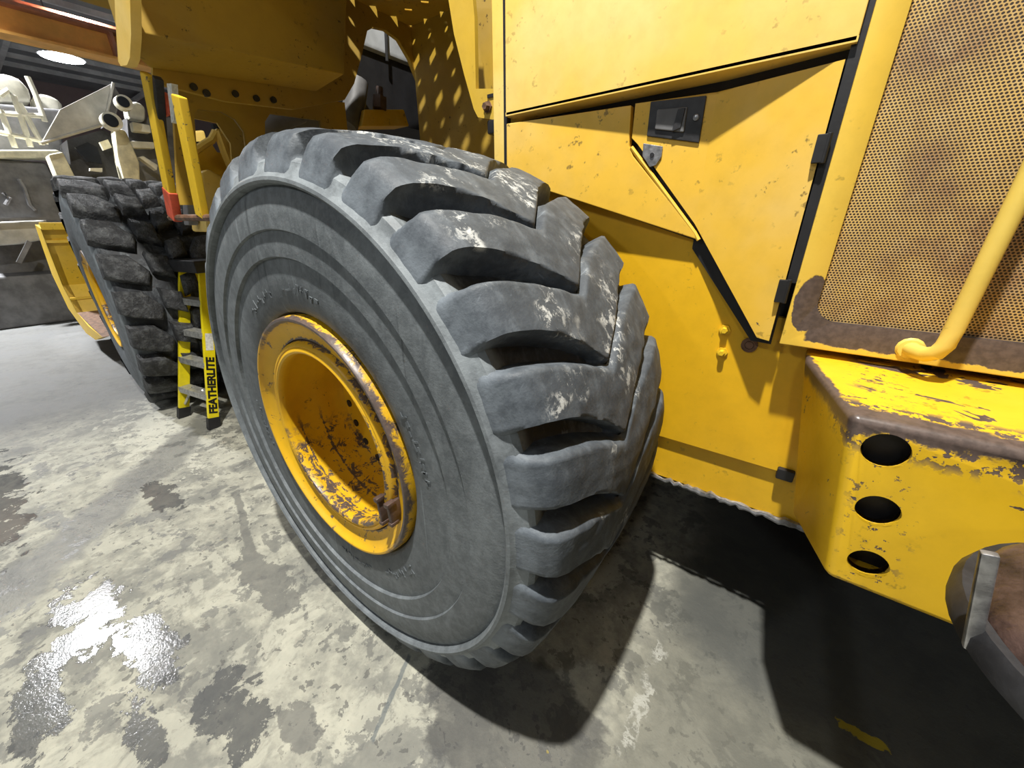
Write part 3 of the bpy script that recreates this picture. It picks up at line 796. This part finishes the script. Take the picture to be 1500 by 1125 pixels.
# back wall and roof of the wheel arch
wy = [(-1.250,1.720,2.968)][0][1]
MB().box((-1.25, wy, 1.5), (0.12, wy + 0.03, 3.1)).build('arch_wall', fend, loader)


def perforated(name, x0, x1, y0, y1, z, px, py, rx, ry, mat, parent, thick=0.012):
    nx = round((x1 - x0) / px); ny = round((y1 - y0) / py); m = MB(); N = 12
    for zz, flip in ((z, False), (z + thick, True)):
        for i in range(nx):
            for j in range(ny):
                cx = x0 + (i + .5) * px; cy = y0 + (j + .5) * py; vs = []
                sq = []
                for k in range(N):
                    w = 2 * PI * k / N; c, s = math.cos(w), math.sin(w); q = max(abs(c), abs(s))
                    sq.append((cx + c / q * px / 2, cy + s / q * py / 2, zz))
                ci = [(cx + rx * math.cos(2 * PI * k / N), cy + ry * math.sin(2 * PI * k / N), zz) for k in range(N)]
                fs = [(k, (k + 1) % N, N + (k + 1) % N, N + k) for k in range(N)]
                m.add(sq + ci, [f[::-1] for f in fs] if flip else fs)
    return m.build(name, mat, parent, recalc=False)


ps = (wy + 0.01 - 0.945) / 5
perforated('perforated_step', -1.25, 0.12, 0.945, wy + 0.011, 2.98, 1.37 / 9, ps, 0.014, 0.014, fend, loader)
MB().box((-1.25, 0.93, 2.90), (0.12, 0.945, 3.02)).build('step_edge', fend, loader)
MB().box((-2.4, 0.02, 2.92), (-0.48, 0.93, 2.96)).build('platform_shade_deck', fend, loader)  # unseen deck, added to shade the tool box

# mounting bracket beside the hood
br = [(-0.151,0.930,2.650),(-0.117,0.930,2.471),(-0.069,0.930,2.325),(-0.022,0.930,2.198),(-0.000,0.930,2.166),(0.097,0.930,2.144),(0.112,0.930,2.168),(0.117,0.930,2.244),(0.089,0.930,2.253),(-0.007,0.930,2.268),(-0.002,0.930,2.500),(-0.014,0.930,2.614)]
bracket = MB().prism(br, (0, 0.02, 0)).build('fender_bracket', M['bracket'], loader)
WORLD[bracket.name] = Vector((0, 0, 0))
MB().prism([(-0.111,1.060,2.686),(-0.119,1.060,2.308),(-0.003,1.060,2.290),(0.047,1.060,2.645)], (0, 0.015, 0)).build('bracket_web', fend, bracket)
p0 = [(0.058,0.930,2.194),(0.077,0.930,2.231)]
MB().lathe([(0.0, -0.026), (0.013, -0.026), (0.016, -0.02), (0.016, -0.008), (0.022, -0.008), (0.022, 0.0)], 6).moved(p0[0]).build('bracket_bolt', M['rust'], bracket)
MB().box((p0[1][0] - 0.02, 0.926, p0[1][2] - 0.006), (p0[1][0] + 0.02, 0.934, p0[1][2] + 0.006)).build('bracket_slot', M['black'], bracket)
q = [(0.052,0.930,2.149),(0.132,0.930,2.106)]
MB().box((q[0][0], 0.925, q[1][2] - 0.01), (q[1][0], 0.99, q[0][2])).build('rubber_mount', M['black'], bracket, 0.008)

# access ladder rails hanging from the platform
for (top, bot, mt) in (([(-1.029,0.100,2.302)][0], [(-1.255,0.100,1.776)][0], 'rail'), ([(-0.762,0.100,2.189)][0], [(-0.881,0.100,1.772)][0], 'rail')):
    MB().bar(top, bot, 0.075, 0.03, (0, 1, 0)).build('ladder_rail', M[mt], loader, 0.006)
    if bot[0] < -1.0:
        MB().bar(Vector(bot) + (Vector(top) - Vector(bot)) * 0.22, Vector(bot) + (Vector(bot) - Vector(top)) * 0.015, 0.083, 0.036, (0, 1, 0)).build('red_tip', M['red'], loader, 0.006)
        MB().bar((top[0] + 0.07, 0.11, 2.28), (bot[0] + 0.055, 0.11, 2.0), 0.026, 0.03, (0, 1, 0)).build('ladder_backing', M['blacksteel'], loader, 0.004)
xb = [(-1.321,0.100,1.773),(-0.693,0.100,1.768)]
MB().tube([xb[0], xb[1]], 0.014, 8).build('ladder_rung', M['rust'], loader)
rf = [(-1.089,0.125,2.244),(-0.999,0.125,2.169)]
MB().box((rf[0][0], 0.125, rf[1][2]), (rf[1][0], 0.14, rf[0][2])).build('reflector', M['red'], loader, 0.004)
wp = [(-0.915,0.120,2.256),(-0.865,0.120,2.248),(-0.951,0.120,2.139),(-0.991,0.120,2.134)]
MB().prism(wp, (0, 0.02, 0)).build('white_marker', M['paper'], loader)

# frame plate with windows between the wheels, and the hitch plates beyond it
wpz = MB().prism([(-1.450,0.311,2.392),(-1.450,1.261,2.492),(-1.450,1.225,1.870),(-1.450,0.185,1.837)], (-0.03, 0, 0)).build('window_plate', fend, loader)
c1 = MB().prism([(x + 0.2, y, z) for x, y, z in [(-1.450,0.368,2.272),(-1.450,0.391,2.294),(-1.450,0.502,2.305),(-1.450,0.561,2.281),(-1.450,0.592,2.228),(-1.450,0.581,2.100),(-1.450,0.570,1.812),(-1.450,0.279,1.806)]], (-0.5, 0, 0)).build('t', M['black'])
c2 = MB().prism([(x + 0.2, y, z) for x, y, z in [(-1.450,0.716,2.294),(-1.450,0.757,2.342),(-1.450,1.068,2.360),(-1.450,1.015,1.863),(-1.450,0.618,1.851)]], (-0.5, 0, 0)).build('t', M['black'])
cut(wpz, [c1, c2])
sp = [(-1.900,0.516,2.413),(-1.900,1.093,2.485),(-1.900,0.955,1.873),(-1.900,0.618,1.862),(-1.900,0.682,2.225),(-1.900,0.634,2.329),(-1.900,0.494,2.334)]
MB().prism(sp, (-0.02, 0, 0)).build('shadow_plate', fend, loader)
hp = MB().prism([(-2.500,0.589,2.209),(-2.500,0.698,2.278),(-2.500,0.809,2.345),(-2.500,0.850,2.403),(-2.500,0.901,2.394),(-2.500,0.925,2.084),(-2.500,0.838,1.733),(-2.500,0.530,1.734),(-2.500,0.594,2.049)], (-0.06, 0, 0)).build('hitch_plate', M['frame'], loader)
hc = MB().prism([(x + 0.2, y, z) for x, y, z in [(-2.500,0.803,2.323),(-2.500,0.832,2.335),(-2.500,0.859,2.317),(-2.500,0.867,2.278),(-2.500,0.844,2.244),(-2.500,0.809,2.244),(-2.500,0.792,2.282)]], (-0.6, 0, 0)).build('t', M['black'])
cut(hp, [hc])
MB().tube([(-2.420,0.634,2.220),(-2.420,0.715,2.277),(-2.420,0.765,2.309),(-2.420,0.806,2.366)], 0.025, 8).build('plate_flange', M['hood'], loader)
MB().tube([(-2.420,0.816,2.372),(-2.420,0.832,2.231),(-2.420,0.858,2.065)], 0.03, 8).build('plate_flange', M['hood'], loader)
MB().prism([(-2.200,0.569,2.072),(-2.200,0.623,2.097),(-2.200,0.690,2.057),(-2.200,0.753,1.964),(-2.200,0.683,1.687),(-2.200,0.499,1.690)], (-0.3, 0, 0)).build('hinge_boss', M['hood'], loader, 0.02)
MB().prism([(-3.000,0.824,2.438),(-3.000,0.943,2.466),(-3.000,0.940,2.344),(-3.000,0.807,2.273)], (-0.2, 0, 0)).build('boom_knuckle', M['frame'], loader, 0.02)
MB().tube([(-2.600,0.727,2.309),(-2.600,0.740,2.231)], 0.035, 8).build('hydraulic_hose', M['black'], loader)
MB().tube([(-2.600,0.880,2.442),(-2.600,0.876,2.343)], 0.03, 8).build('hydraulic_hose', M['black'], loader)
MB().prism([(-2.300,0.519,2.123),(-2.300,0.570,2.112),(-2.300,0.500,1.735),(-2.300,0.436,1.735)], (-0.1, 0, 0)).build('steering_guard', M['midgrey'], loader, 0.01)

# what shows through the arch: cab floor, black guards, mount with nut
cb = [(-1.750,1.831,2.970)][0][2]
MB().box((-2.9, 0.96, cb - 0.45), (-1.80, 2.84, cb)).build('cab_floor', M['black'], loader)
MB().box((-2.9, 0.95, cb), (-1.75, 2.85, 4.2)).build('cab', M['cab'], loader, 0.03)
MB().prism([(-2.550,1.969,3.173),(-2.550,2.612,3.256),(-2.550,3.232,3.350),(-2.550,3.150,2.582),(-2.550,1.820,2.413)], (-0.1, 0, 0)).build('cab_skirt', M['black'], loader)
MB().tube([(-1.720,1.891,3.138),(-1.720,1.869,2.915)], 0.012, 8).build('wire', M['black'], loader)
MB().tube([(-1.700,1.564,2.721),(-1.700,1.515,2.578),(-1.700,1.417,2.412)], 0.075, 14).build('air_duct', M['darkgrey'], loader)
MB().prism([(-1.600,1.519,2.522),(-1.600,1.893,2.591),(-1.600,1.934,2.482),(-1.600,1.476,2.409)], (-0.2, 0, 0)).build('cab_mount', M['frame'], loader, 0.01)
nb = [(-1.620,1.669,2.553),(-1.620,1.682,2.633),(-1.620,1.692,2.695)]
MB().tube([nb[0], nb[1]], 0.055, 6).tube([nb[1], nb[2]], 0.026, 10).build('mount_nut', M['brown'], loader)
MB().tube([(-1.750,1.106,2.447),(-1.750,0.907,2.356),(-1.750,0.756,2.239)], 0.06, 12).build('drive_hose', M['darkgrey'], loader)

# ---- bucket
outer_edge = [(-7.254,0.120,1.737),(-7.571,0.120,1.439),(-7.945,0.120,1.034),(-7.843,0.120,0.524),(-7.009,0.120,0.263),(-6.300,0.120,0.281)]
inner_edge = [(-6.798,0.120,1.688),(-6.987,0.120,1.370),(-7.200,0.120,0.935),(-6.968,0.120,0.571),(-6.377,0.120,0.460),(-5.561,0.120,0.443)]
SL = Vector((0.05, 1, 0)).normalized()
MB().prism(outer_edge + inner_edge[::-1], SL * 0.06).build('bucket_side', M['bucket'], loader)
sh = MB()
for a, b in zip(inner_edge[:4], inner_edge[1:4]):
    A, B = Vector(a), Vector(b); back_ = Vector((-0.05, 0, 0.0))
    sh.add([A, B, B + SL * 3.4, A + SL * 3.4, A + back_, B + back_, B + SL * 3.4 + back_, A + SL * 3.4 + back_],
           [(0, 1, 2, 3), (7, 6, 5, 4), (0, 4, 5, 1), (3, 2, 6, 7), (0, 3, 7, 4), (1, 5, 6, 2)])
sh.build('bucket_shell', M['bucket'], loader)
A, B = Vector(inner_edge[3]), Vector(inner_edge[5])
MB().prism([A, B, B + Vector((-1.2, 0.06, -0.05)), A + Vector((-0.9, 0.05, 0.1))], SL * 3.4).build('wear_plate', M['rust'], loader)
t0 = Vector(inner_edge[0])
MB().bar(t0 + Vector((0.02, 0, 0.03)), t0 + SL * 3.4 + Vector((0.02, 0, 0.03)), 0.09, 0.09).build('bucket_lip', M['bucket'], loader, 0.01)
for i, w in ((1, 0.035), (2, 0.03)):
    a = Vector(inner_edge[i]) * 0.5 + Vector(inner_edge[i - 1 if i == 1 else i + 1]) * 0.5
    MB().bar(a + Vector((0.012, 0, 0)), a + SL * 3.3 + Vector((0.012, 0, 0)), w, w).build('bucket_strap', M['bucket'], loader)
for yy in (1.0, 2.4):
    MB().prism([(-2.6, yy, 1.9), (-3.4, yy, 2.1), (-4.9, yy, 1.2), (-5.2, yy, 0.75), (-4.85, yy, 0.6), (-3.3, yy, 1.5)], (0, 0.14, 0)).build('lift_arm', M['frame'], loader, 0.02)
MB().box((-3.2, 0.98, 0.7), (-1.0, 2.6, 1.5)).box((-3.9, 1.1, 0.75), (-3.0, 2.5, 2.0)).build('front_frame', M['frame'], loader, 0.02)
MB().tube([(FX, 0.9, 1.05), (FX, 2.7, 1.05)], 0.22, 16).build('front_axle', M['frame'], loader)

# ---------------------------------------------------------------- step ladder
lad = thing('step_ladder', 'yellow fibreglass step ladder between the two big tyres', 'ladder', (-3.0, 0.5, 0))
FLt, FRt = Vector((-3.28, 0.20, 0.0)), Vector((-2.78, 0.29, 0.0))
TL, TR = Vector((-3.14, 0.54, 1.36)), Vector((-2.86, 0.60, 1.36))
d = (FRt - FLt).normalized()
def railpart(a, b, name):
    m = MB(); m.bar(a, b, 0.085, 0.03, d); return m.build(name, M['fibre'], lad, 0.004)
railL = railpart(FLt + (TL - FLt) * 0.05, TL, 'rail'); railR = railpart(FRt + (TR - FRt) * 0.05, TR, 'rail')
for a, b in ((FLt, TL), (FRt, TR)):
    MB().bar(a, a + (b - a) * 0.075, 0.10, 0.045, d).build('foot', M['black'], lad, 0.005)
back = Vector((0.04, 0.62, 0))
for a, b in ((FLt, TL), (FRt, TR)):
    MB().bar(a + back, b + Vector((0, 0.06, 0)), 0.05, 0.03, d).build('rear_leg', M['fibre'], lad, 0.004)
    MB().bar(a + back, a + back + Vector((0, -0.02, 0.08)), 0.06, 0.04, d).build('foot', M['black'], lad, 0.005)
for t in (0.22, 0.43, 0.62, 0.82):
    a = FLt + (TL - FLt) * t; b = FRt + (TR - FRt) * t
    n = Vector((0, 0, 1)).cross(d).normalized()
    P = [a - n * 0.045, b - n * 0.045, b + n * 0.045, a + n * 0.045]
    MB().prism(P, (0, 0, 0.022)).prism([a - n * 0.047, b - n * 0.047, b - n * 0.043, a - n * 0.043], (0, 0, -0.035)).build('step', M['alu'], lad, 0.002)
a = FLt + (TL - FLt) * 0.24; b = FRt + (TR - FRt) * 0.24
for s, e in ((a, FLt + (TL - FLt) * 0.10 + d * 0.0), (b, FRt + (TR - FRt) * 0.10)):
    mid = s + (FRt - FLt) * (0.3 if s is a else -0.3)
    MB().bar(mid, e + (FRt - FLt) * (0.04 if s is a else -0.04), 0.012, 0.02).build('brace', M['alu'], lad)
n = Vector((0, 0, 1)).cross(d).normalized()
cap = [TL - d * 0.05 - n * 0.08, TR + d * 0.05 - n * 0.08, TR + d * 0.05 + n * 0.14, TL - d * 0.05 + n * 0.14]
MB().prism(cap, (0, 0, 0.10)).build('top_cap', M['blacksteel'], lad, 0.01)
# lettering and sticker on the right rail: they lie on its outer face
ax_up = (TR - FRt).normalized()
fc = bpy.data.curves.new('lettering', 'FONT'); fc.body = 'FEATHERLITE'; fc.size = 0.088; fc.extrude = 0.0012
fc.align_x = 'LEFT'; fc.align_y = 'CENTER'; fc.offset = 0.004; fc.shear = 0.12
to = bpy.data.objects.new('lettering', fc); COL.objects.link(to)
bpy.context.view_layer.update()
tme = bpy.data.meshes.new_from_object(to.evaluated_get(bpy.context.evaluated_depsgraph_get()))
bpy.data.objects.remove(to); tme.materials.clear(); tme.materials.append(M['ink'])


def on_rail(me, name, t, off):
    """lay a flat print on the outer face of the right-hand rail"""
    o = link(name, me, railR, local=True)
    Z = d; X = ax_up; Y = Z.cross(X).normalized(); Z = X.cross(Y)
    p = FRt + (TR - FRt) * t + Z * off
    o.matrix_local = Matrix(((X.x, Y.x, Z.x, p.x), (X.y, Y.y, Z.y, p.y), (X.z, Y.z, Z.z, p.z), (0, 0, 0, 1)))
    return o


on_rail(tme, 'lettering', 0.10, 0.0155)
on_rail(MB().box((0, -0.03, 0), (0.15, 0.03, 0.001)).mesh('sticker', M['paper']), 'sticker', 0.52, 0.0152)

# ---------------------------------------------------------------- rusty tub by the rear of the loader
tub = thing('steel_tub', 'dark rusty steel tub with an upright grey bar, beside the counterweight', 'tub', (1.845, 0.15, 0))
tc = (1.845, 0.15)


def spun(prof, n=48):
    m = MB().lathe(prof, n); m.v = [(x + tc[0], z + tc[1], y) for x, y, z in m.v]; return m


spun([(0.0, 1.16), (0.10, 1.16), (0.20, 1.172), (0.255, 1.185), (0.268, 1.195), (0.27, 1.215), (0.262, 1.235), (0.25, 1.235)]).build('tub_shell', M['blacksteel'], tub)
m = spun([(0.25, 1.225), (0.245, 1.25), (0.235, 1.262), (0.215, 1.268), (0.20, 1.285), (0.15, 1.30), (0.06, 1.295), (0.0, 1.29)], 60)
m.v = [(x, y, z + mnoise.noise(Vector((x * 14, y * 14, z * 9))) * 0.02) for x, y, z in m.v]
m.build('tub_contents', M['sludge'], tub)
spun([(0.05, 0.03), (0.05, 1.17), (0.0, 1.17)]).build('pedestal', M['blacksteel'], tub)
spun([(0.0, 0.03), (0.16, 0.03), (0.16, 0.0), (0.0, 0.0)]).build('foot_plate', M['blacksteel'], tub)
pb = [(1.590,0.100,1.193),(1.574,0.100,1.263),(1.556,0.100,1.352)]
MB().bar(pb[0], pb[2], 0.017, 0.012, (0, 1, 0)).build('upright_bar', M['steel'], tub, 0.003)

# ---------------------------------------------------------------- cream machines at the far end of the hall
drill = thing('mining_machine', 'cream machine with pipe guard rails standing beyond the yellow bucket', 'machine', (-11.0, 0.6, 0))
def tubes(name, plane, lists, r, mat, parent):
    for l in lists: MB().tube(l, r, 8).build(name, M[mat], parent)
tubes('guard_rail', 0, [[(-10.000,0.594,3.688),(-10.000,0.712,3.787),(-10.000,0.748,3.720),(-10.000,0.694,2.978)], [(-10.000,0.528,3.490),(-10.000,0.509,2.945)], [(-10.000,0.778,3.631),(-10.000,0.844,3.028)], [(-10.000,0.437,3.426),(-10.000,0.987,3.475)], [(-10.000,0.347,3.157),(-10.000,0.924,3.080)],
   [(-10.000,0.999,4.036),(-10.000,1.011,3.793),(-10.000,0.993,3.396)]], 0.038, 'cream2', drill)
MB().prism([(-10.600,0.608,4.086),(-10.600,0.809,4.142),(-10.600,0.977,4.124),(-10.600,1.037,3.970),(-10.600,1.018,3.764),(-10.600,0.465,3.657)], (-0.5, 0, 0)).build('guard_hood', M['cream2'], drill, 0.08)
MB().prism([(-10.700,1.067,3.891),(-10.700,1.186,3.956),(-10.700,1.345,3.926),(-10.700,1.421,3.835),(-10.700,1.283,3.400),(-10.700,0.906,3.342)], (-0.5, 0, 0)).build('guard_hood', M['cream2'], drill, 0.08)
MB().prism([(-10.500,0.456,3.641),(-10.500,1.359,3.711),(-10.500,1.126,2.970),(-10.500,0.206,2.893)], (-0.3, 0, 0)).build('engine_cover', M['midgrey'], drill, 0.05)
MB().prism([(-9.800,0.170,2.855),(-9.800,0.978,2.954),(-9.800,1.031,2.887),(-9.800,0.967,2.817),(-9.800,0.130,2.736)], (-0.5, 0, 0)).build('cross_beam', M['cream'], drill, 0.03)
MB().prism([(-10.000,0.071,2.746),(-10.000,0.804,2.752),(-10.000,0.825,2.297),(-10.000,0.696,1.780),(-10.000,-0.254,1.779)], (-1.2, 0, 0)).build('dark_body', M['darkgrey'], drill, 0.05)
MB().prism([(-9.600,-0.251,1.818),(-9.600,0.512,1.856),(-9.600,0.498,1.811),(-9.600,-0.268,1.767)], (-0.2, 0, 0)).build('bumper', M['midgrey'], drill)
MB().prism([(-9.900,-0.260,1.768),(-9.900,0.511,1.813),(-9.900,0.336,1.473),(-9.900,0.063,1.414),(-9.900,-0.387,1.389)], (-0.8, 0, 0)).build('lower_frame', M['tray'], drill, 0.03)
MB().prism([(-9.700,0.149,1.483),(-9.700,0.188,1.437),(-9.700,-0.034,1.111),(-9.700,-0.086,1.137)], (-0.1, 0, 0)).build('leg', M['midgrey'], drill)
MB().box((-11.2, -1.0, 0.0), (-10.0, 0.8, 0.9)).box((-11.2, -1.0, 0.8), (-10.72, 0.6, 2.2)).build('skid', M['darkgrey'], drill, 0.05)
MB().tube([(-9.900,0.137,2.235),(-9.900,0.184,2.154),(-9.900,0.104,2.046)], 0.03, 6).build('hose', M['steel'], drill)
MB().tube([(-9.900,0.388,2.457),(-9.900,0.405,2.323),(-9.900,0.380,2.055),(-9.900,0.415,1.968)], 0.03, 6).build('hose', M['midgrey'], drill)

truck = thing('mining_machine', 'cream machine with a tilted grey steel tray and round lamps beyond the block-tread tyre', 'machine', (-9.5, 2.2, 0))
ty = [(-8.600,0.661,2.886),(-8.600,1.019,3.388),(-8.600,1.775,3.893),(-8.600,1.479,3.266)]
MB().prism(ty, (-0.12, 0, 0)).build('tray', M['tray'], truck, 0.01)
MB().tube([ty[2], ty[3]], 0.02, 8).tube([ty[3], ty[0]], 0.02, 8).build('tray_rim', M['tray'], truck)
MB().prism([(-8.900,1.837,3.928),(-8.900,1.880,3.784),(-8.900,1.682,3.355),(-8.900,1.553,3.294)], (-0.4, 0, 0)).build('tray_end', M['darkgrey'], truck)
for p, r in zip([(-8.400,1.772,3.584),(-8.400,1.535,3.288)], (0.105, 0.125)):
    MB().tube([(p[0] + 0.08, p[1], p[2]), (p[0] - 0.12, p[1], p[2])], r, 20).build('lamp_body', M['cream2'], truck)
    MB().tube([(p[0] + 0.10, p[1] - 0.02, p[2]), (p[0] + 0.07, p[1] - 0.02, p[2])], r * 0.72, 20).build('lamp_glass', M['glass'], truck)
MB().prism([(-9.200,2.010,3.734),(-9.200,2.163,3.815),(-9.200,2.276,3.744),(-9.200,2.205,3.498),(-9.200,1.978,3.502)], (-0.4, 0, 0)).build('cab_corner', M['cream2'], truck, 0.06)
for q in ([(-9.000,1.946,3.431),(-9.000,2.197,3.419),(-9.000,2.179,3.289),(-9.000,1.930,3.283)], [(-9.000,1.847,3.125),(-9.000,2.178,3.148),(-9.000,2.155,3.036),(-9.000,1.840,3.008)], [(-8.900,1.852,2.861),(-8.900,1.927,2.891),(-8.900,2.102,2.756),(-8.900,2.056,2.662)]):
    MB().prism(q, (-0.2, 0, 0)).build('rib', M['cream2'], truck, 0.02)
MB().prism([(-9.400,1.993,3.551),(-9.400,2.780,3.687),(-9.400,2.527,2.365),(-9.400,1.718,2.321)], (-0.6, 0, 0)).build('dark_body', M['darkgrey'], truck)
MB().prism([(-8.800,1.632,3.275),(-8.800,1.775,3.258),(-8.800,1.822,2.764),(-8.800,1.721,2.385),(-8.800,1.508,2.414),(-8.800,1.539,2.818)], (-0.3, 0, 0)).build('boom', M['cream'], truck, 0.04)
MB().prism([(-9.300,1.069,3.059),(-9.300,1.571,3.283),(-9.300,1.724,3.202),(-9.300,1.531,2.306),(-9.300,0.920,2.273)], (-0.8, 0, 0)).build('engine_body', M['blacksteel'], truck)
MB().prism([(-9.000,1.085,2.923),(-9.000,1.262,3.025),(-9.000,1.365,2.958),(-9.000,1.350,2.710),(-9.000,1.172,2.733)], (-0.1, 0, 0)).build('windscreen', M['glass'], truck)
MB().prism([(-9.100,0.748,2.794),(-9.100,0.935,2.855),(-9.100,0.968,2.455),(-9.100,0.993,2.268),(-9.100,0.746,2.255)], (-0.4, 0, 0)).build('side_frame', M['cream'], truck, 0.03)
MB().prism([(-9.000,1.173,2.631),(-9.000,1.330,2.646),(-9.000,1.310,2.581),(-9.000,1.160,2.589)], (-0.1, 0, 0)).build('step', M['cream2'], truck)
MB().prism([(-9.050,1.427,3.052),(-9.050,1.547,3.109),(-9.050,1.563,2.988),(-9.050,1.442,2.932)], (-0.1, 0, 0)).build('bracket', M['cream'], truck)
MB().box((-10.6, 1.2, 0.0), (-9.4, 3.6, 1.2)).box((-10.6, 1.0, 1.1), (-9.75, 3.4, 2.6)).build('chassis', M['darkgrey'], truck, 0.05)
